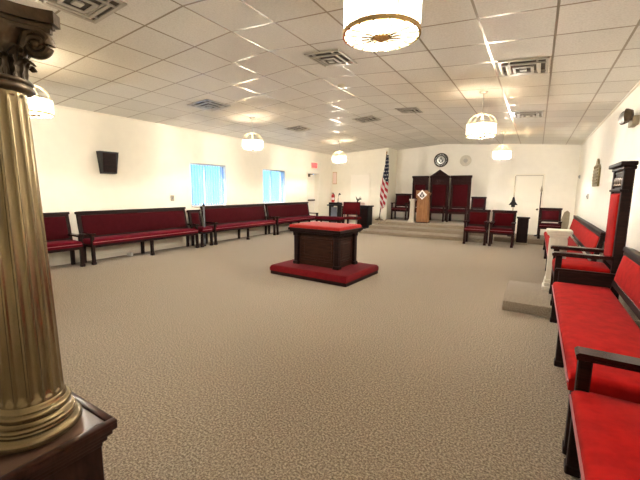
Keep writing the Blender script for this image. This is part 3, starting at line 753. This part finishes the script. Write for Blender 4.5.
t = thing('side_table', 'small dark table behind the red padded chair', 'table', (-6.10, 12.45, 0))
b = B(); b.box(-.36, .36, -.25, .25, .76, .80, .006); b.done('table_top', 'wood', t)
for sx in (-1, 1):
    for sy in (-1, 1): b = B(); b.box(sx*.33-.025, sx*.33+.025, sy*.22-.025, sy*.22+.025, 0, .765, .005); b.done('leg', 'wood', t)
b = B(); b.cushion(-.38, .38, -.27, .27, .801, .935, .012, 0)
o = b.done('tablecloth', 'cloth'); o.location = (-6.10, 12.45, 0); tag(o, 'pale pink cloth draped over the small corner table', 'tablecloth')
t = thing('flower_arrangement', 'small flower arrangement with dark leaves on the pink cloth', 'flowers', (-5.86, 12.45, .935))
b = B(); b.lathe([(.05, 0), (.07, .03), (.075, .06), (.06, .08)], seg=16); b.done('bowl', 'black', t)
for i in range(9):
    a = i*.7; b = B(); e = Vector((cos(a)*.12, sin(a)*.08, .14+.05*(i % 3)))
    b.tube([(0, 0, .06), (e.x*.5, e.y*.5, .1+.02*(i % 2)), tuple(e)], lambda s_: .004+.03*sin(pi*min(1, s_+.05))*(s_ > .3), 6, flat=.4); b.done('leaf', 'leafm', t)
for i, (dx, dy, dz) in enumerate(((.10, -.06, .07), (.06, -.09, .05), (.15, -.05, .06), (.12, -.1, .09))):
    b = B(); b.ball((dx, dy, dz), .035, (1, 1, .8), 10, 6)
    for j in range(6): b.ball((dx+.03*cos(j), dy+.03*sin(j), dz+.01), .018, (1, 1, .5), 8, 5)
    b.done('blossom', 'petal', t)
t = thing('black_stand', 'black square stand at the left end of the platform steps', 'stand', (-5.43, 12.1, 0))
b = B(); b.box(-.22, .22, -.2, .2, 0, .80, .008); b.box(-.24, .24, -.22, .22, 0, .06, .006); b.done('body', 'black', t)
b = B(); b.box(-.26, .26, -.24, .24, .80, .85, .01, 2); b.done('top', 'black', t)
b = B(); b.box(-.18, .18, -.208, -.198, .12, .74, .006); b.done('front_panel', 'wood', t)

# ------------------------------------------------------------------ flag
t = thing('flag_stand', 'tall pole with gold tip and round base at the platform corner', 'flagpole', (-4.64, 12.2, .33))
lean = (-.115+.0)
b = B(); b.lathe([(.16, 0), (.16, .015), (.10, .04), (.03, .07), (.025, .12)], seg=28); b.done('base', 'bronze', t)
P0, P1 = Vector((0, 0, .05)), Vector((.0, 0, 2.37))
b = B(); b.tube([P0, (P0+P1)/2, P1], .014, 10); b.done('pole', 'wood', t)
b = B(); b.lathe([(.012, 2.36), (.03, 2.38), (.012, 2.40), (.028, 2.44), (.002, 2.50)], (P1.x, 0, 0), 10); b.done('spear_tip', 'gold', t)
t.rotation_euler = (0, .085, 0); t.location = (-4.89, 12.2, .33)
b = B(); nu, nv = 36, 90; G = []
for j in range(nv+1):
    s_ = j/nv; row = []
    wdt = .06 + .24*min(1, s_/.6)**.9 * (1 if s_ < .78 else 1-.5*(s_-.78)/.22)
    x0 = .09 - wdt*(.75+.25*s_) - (.06*max(0, s_-.75)/.25)
    for i in range(nu+1):
        q = i/nu
        x = x0 + q*wdt; y = -.03 + .045*sin(q*pi*4.2+s_*3)*min(1, .2+s_*1.2)
        z = 2.32 - 1.85*s_ - .05*sin(q*pi)*s_ + .10*(q-.5)*(s_ > .9)*(s_-.9)*10
        row.append(b.bm.verts.new((x, y, z)))
    G.append(row)
for j in range(nv):
    for i in range(nu):
        f = b.bm.faces.new((G[j][i], G[j][i+1], G[j+1][i+1], G[j+1][i]))
        s_ = j/nv; q = i/nu
        if s_ < .40+.12*q:
            mi = 2
            if j % 6 in (2, 3) and (i + 4*((j//6) % 2)) % 8 in (1, 2, 3): mi = 1
        else:
            mi = 0 if int((s_*1.15 - q*.30)*13.0) % 2 == 0 else 1
        f.material_index = mi
bmesh.ops.solidify(b.bm, geom=b.bm.faces[:], thickness=.004)
o = b.done('national_flag', ['fred', 'fwhite', 'fblue']); o.location = (-4.69, 12.16, .33)
tag(o, 'draped red and white striped flag with starred blue canton on the tall pole', 'flag')

# ------------------------------------------------------------------ lectern with emblem, and the ivory pillars
t = thing('oak_lectern', 'honey coloured oak lectern with white diamond emblem on the platform', 'lectern', (-3.26, 12.05, .33))
b = B(); b.prism([(-.19, 0), (.19, 0), (.17, .86), (-.17, .86)], 'y', -.15, .15); b.done('body', 'oak', t)
b = B(); b.box(-.205, .205, -.165, .165, 0, .04, .006); b.done('base', 'woodb', t)
Mt = Matrix.Translation((0, -.12, .86)) @ Matrix.Rotation(.45, 4, 'X')
b = B(); b.box(-.21, .21, -.04, .32, 0, .025, .005, 1, Mt); b.box(-.21, .21, -.05, -.03, 0, .05, .004, 1, Mt); b.box(-.2, .2, .02, .12, .80-.86+.0, .0, .004, 1, Mt); b.done('book_rest', 'oak', t)
b = B(); b.box(-.21, .21, -.20, -.175, .83, 1.09, .006); b.done('front_board', 'oak', t)
e = B(); e.prism([(-.16, .95), (0, .79), (.16, .95), (0, 1.11)], 'y', -.208, -.200); em = e.done('emblem_plate', 'white', t)
e = B()
def barp(p, q, w_):
    p, q = Vector(p), Vector(q); n = Vector((-(q-p).y, (q-p).x)).normalized()*w_
    e.prism([tuple(p+n), tuple(p-n), tuple(q-n), tuple(q+n)], 'y', -.214, -.207)
barp((0, 1.04), (-.07, .88), .013); barp((0, 1.04), (.07, .88), .013); barp((0, .86), (-.08, .95), .014); barp((0, .86), (.08, .95), .014)
e.done('square_and_compass', 'black', em)
text_mesh('G', .085, .003, Matrix.Translation((0, -.211, .95)) @ Matrix.Rotation(pi/2, 4, 'X'), 'lettering', 'black', em, .003)

def pillar(label, loc, H, w=.10, cap=.14, flare=.13):
    t = thing('ivory_pillar', label, 'pillar', loc, 0, 'ivory painted candle pillars')
    b = B(); b.box(-flare, flare, -flare, flare, 0, .05, .008, 2); b.box(-flare*.9, flare*.9, -flare*.9, flare*.9, .05, .10, .015, 2); b.box(-w*1.12, w*1.12, -w*1.12, w*1.12, .10, .15, .015, 2); b.done('base', 'whitemarble', t)
    b = B(); b.prism([(-w, -w), (w, -w), (w, w), (-w, w)], 'z', .14, H-.08)
    for v in b.bm.verts:
        if v.co.z > .3: v.co.x *= .88; v.co.y *= .88
    for a in range(4):
        M = Matrix.Rotation(a*pi/2, 4, 'Z')
        for k_ in (-.45, 0, .45): b.box(k_*w-.006, k_*w+.006, -w-.0, -w*.86, .19, H-.12, .002, 1, M)
    b.done('shaft', 'whitemarble', t)
    b = B(); b.box(-w*1.0, w*1.0, -w*1.0, w*1.0, H-.10, H-.065, .008, 2); b.box(-cap*.9, cap*.9, -cap*.9, cap*.9, H-.068, H-.04, .01, 2); b.box(-cap, cap, -cap, cap, H-.042, H, .01, 2); b.done('cap', 'whitemarble', t)
    return t
pillar('ivory pillar standing on the dais beside the tall red throne', (.285, 5.52, .12), .80)
pillar('ivory pillar standing close beside the oak lectern', (-3.64, 12.1, .33), .80, .075, .10, .12)
pillar('ivory pillar with only its cap showing between the two red armchairs', (-1.03, 10.72, 0), .88, .06, .08, .09)

# ------------------------------------------------------------------ back wall emblems
t = thing('wall_seal', 'round black seal with pale ring lettering above the middle throne', 'seal', (-3.18, YBA, 2.56))
MR = Matrix.Rotation(pi/2, 4, 'X')
b = B(); b.lathe([(.262, 0), (.262, .018), (.25, .026), (.238, .02)], seg=48, M=MR); b.done('rim', 'bronze', t)
b = B(); b.lathe([(.24, .0), (.24, .021)], seg=48, M=MR); b.done('disc', 'black', t)
b = B(); b.lathe([(.145, .021), (.145, .027), (.13, .029)], seg=40, M=MR); b.done('centre_disc', 'steel', t)
b = B()
for i in range(22):
    a = 2*pi*i/22; b.box(.175, .215, -.012, .012, -.001, .004, .001, 1, Matrix.Translation((0, -.022, 0)) @ Matrix.Rotation(a, 4, 'Y') @ Matrix.Rotation(pi/2, 4, 'X'))
b.done('ring_marks', 'steel', t)
e = B()
def bar2(p, q, w_):
    p, q = Vector(p), Vector(q); n = Vector((-(q-p).y, (q-p).x)).normalized()*w_
    e.prism([tuple(p+n), tuple(p-n), tuple(q-n), tuple(q+n)], 'y', -.034, -.027)
bar2((0, .10), (-.07, -.08), .012); bar2((0, .10), (.07, -.08), .012); bar2((0, -.10), (-.09, .01), .012); bar2((0, -.10), (.09, .01), .012)
e.done('square_and_compass', 'black', t)
t = thing('wall_plate', 'round silver and white plate on the back wall right of the black seal', 'plate', (-2.31, YBA, 2.51))
b = B(); b.lathe([(.19, 0), (.195, .015), (.17, .03), (.155, .016), (.155, .0)], seg=44, M=MR, cap=False); b.done('rim', simple('dull_silver', (.62, .57, .46), .5, metal=.0), t)
b = B(); b.lathe([(.157, .0), (.157, .018)], seg=44, M=MR); b.done('face', 'whitemarble', t)
b = B(); b.lathe([(.07, .018), (.075, .024), (.055, .03), (.03, .032)], (.0, 0, 0), 24, M=MR); b.box(-.012, .05, -.034, -.028, -.005, .07, .002); b.done('emblem', 'ventm', t)

# ------------------------------------------------------------------ right back corner
t = thing('square_stand', 'dark square stand beside the right red armchair', 'stand', (-.26, 10.9, 0))
b = B(); b.box(-.13, .13, -.13, .13, .05, .70, .006); b.done('body', 'wood', t)
b = B(); b.box(-.15, .15, -.15, .15, 0, .055, .006); b.done('base', 'beige', t)
b = B(); b.box(-.155, .155, -.155, .155, .70, .735, .008, 2); b.done('top', 'wood', t)
t = thing('ceremonial_rod', 'thin rod with black triangular emblem behind the right red armchair', 'rod', (-.56, 11.5, .13))
b = B(); b.lathe([(.09, 0), (.09, .02), (.02, .05)], seg=18); b.done('base', 'black', t)
b = B(); b.tube([(0, 0, .03), (0, 0, 1.25), (.0, 0, 1.72)], .009); b.done('shaft', 'beige', t)
b = B(); b.prism([(-.115, .90), (.115, .90), (.05, 1.0), (.02, 1.13), (-.02, 1.13), (-.05, 1.0)], 'y', -.02, .02); b.box(-.05, .05, -.012, .012, .84, .91, .006); b.done('emblem', 'black', t)
t = thing('ceremonial_rod', 'reddish rod with pale tip standing behind the dark back armchair', 'rod', (.10, 12.0, .13))
b = B(); b.lathe([(.09, 0), (.09, .02), (.02, .05)], seg=18); b.done('base', 'black', t)
b = B(); b.tube([(0, 0, .03), (0, 0, 1.28)], .014); b.done('shaft', 'woodm', t)
b = B(); b.lathe([(.014, 1.27), (.03, 1.31), (.025, 1.36), (.004, 1.46)], seg=12); b.done('tip', 'beige', t)
t = thing('folded_easel', 'beige folded board leaning in the right back corner', 'board', (.70, 12.75, 0))
Ml = Matrix.Scale(.86, 4) @ Matrix.Rotation(-.10, 4, 'X') @ Matrix.Rotation(.08, 4, 'Y')
b = B(); b.prism([(-.13, 0), (.13, 0), (.16, .6), (.13, .95), (.05, 1.02), (-.03, .95), (-.12, .5)], 'y', -.02, .02, Ml); b.done('board_panel', 'beige', t)
b = B(); b.box(-.13, .15, -.04, -.018, .25, .29, .004, 1, Ml); b.done('batten', 'tan', t)

t = thing('ceremonial_rod', 'grey rod with dark knob standing before the left wall between two benches', 'rod', (-6.93, 5.89, 0))
b = B(); b.lathe([(.028, 0), (.028, .03), (.02, .04)], seg=12); b.done('base', 'black', t)
b = B(); b.tube([(0, 0, .03), (0, 0, .98)], .02); b.done('shaft', 'greyp', t)
b = B(); b.ball((0, 0, 1.0), .032); b.lathe([(.012, 1.02), (.006, 1.07)], seg=10); b.done('knob', 'black', t)

# right wall fittings
t = thing('bronze_plaque', 'arched bronze relief plaque on the right wall above the far red bench', 'plaque', (XR, 9.35, 1.53))
b = B(); b.prism([(-.40, 0), (.40, 0), (.40, .36), (.30, .43), (.16, .45), (.10, .53), (0, .57), (-.10, .53), (-.16, .45), (-.30, .43), (-.40, .36)], 'x', -.035, 0); b.done('back_plate', 'bronzeplq', t)
b = B()
for k_ in range(5): b.box(-.05, -.03, -.33, .33, .05+.065*k_, .085+.065*k_, .01, 2)
for k_ in range(7): b.ball((-.036, -.27+.09*k_, .40), .03, (.5, 1, 1), 8, 6)
b.done('relief', 'bronzeplq', t)
plate('thermostat', 'small grey thermostat high in the right back corner', 'thermostat', (XR, 13.0, 1.86), .06, .05, 'steel', 'x-')
plate('light_switch', 'small grey switch on the right wall past the bronze plaque', 'switch', (XR, 10.5, 1.31), .07, .06, 'steel', 'x-')
t = thing('emergency_light', 'twin-headed brass emergency light high on the right wall', 'light fixture', (XR, 6.24, 2.36))
b = B(); b.box(-.07, 0, -.13, .13, -.09, .03, .01, 2); b.done('housing', 'beige', t)
for sy in (-1, 1):
    MM = Matrix.Translation((-.10, sy*.11, .04)) @ Matrix.Rotation(-pi/2, 4, 'Y') @ Matrix.Rotation(sy*.35, 4, 'X')
    b = B(); b.lathe([(.02, -.04), (.06, -.03), (.085, .02), (.088, .04), (.08, .045)], seg=24, M=MM); o = b.done('lamp_head', 'bronze', t)
    b = B(); b.lathe([(.078, .043), (.05, .055), (.01, .06)], seg=24, M=MM); b.done('lens', 'steel', o)

# ------------------------------------------------------------------ daylight outside
w = bpy.data.worlds.new('World'); SC.world = w; w.use_nodes = True
bg = w.node_tree.nodes['Background']; bg.inputs[0].default_value = (.15, .48, 1, 1); bg.inputs[1].default_value = 1.6
sd = bpy.data.lights.new('sun', 'SUN'); sd.energy = 3; sd.angle = .02; sd.color = (1, .97, .92)
so = bpy.data.objects.new('sun', sd); COL.objects.link(so); so.rotation_euler = (math.radians(35), math.radians(-25), 0)

# ------------------------------------------------------------------ camera
F, YAW, PIT, ROL = 352.22, math.radians(31.367), math.radians(8.055), math.radians(.533)
fw = Vector((-sin(YAW)*cos(PIT), cos(YAW)*cos(PIT), -sin(PIT))); rt = Vector((cos(YAW), sin(YAW), 0)); up = rt.cross(fw)
r = cos(ROL)*rt + sin(ROL)*up; u = -sin(ROL)*rt + cos(ROL)*up
cd = bpy.data.cameras.new('camera'); cd.sensor_fit = 'HORIZONTAL'; cd.sensor_width = 36; cd.lens = F*36/640; cd.clip_start = .02
co = bpy.data.objects.new('camera', cd); COL.objects.link(co)
m = Matrix.Identity(4)
for i in range(3): m[i][0], m[i][1], m[i][2] = r[i], u[i], -fw[i]
m[0][3], m[1][3], m[2][3] = 0, 0, 1.4
co.matrix_world = m; SC.camera = co

vs = SC.view_settings
SC.display_settings.display_device = 'sRGB'
vs.view_transform = 'Standard'; vs.look = 'None'; vs.gamma = 1; vs.use_curve_mapping = False; vs.exposure = 1.7
SC.cycles.use_denoising = True
SC.cycles.max_bounces = 10; SC.cycles.diffuse_bounces = 6; SC.cycles.transparent_max_bounces = 12
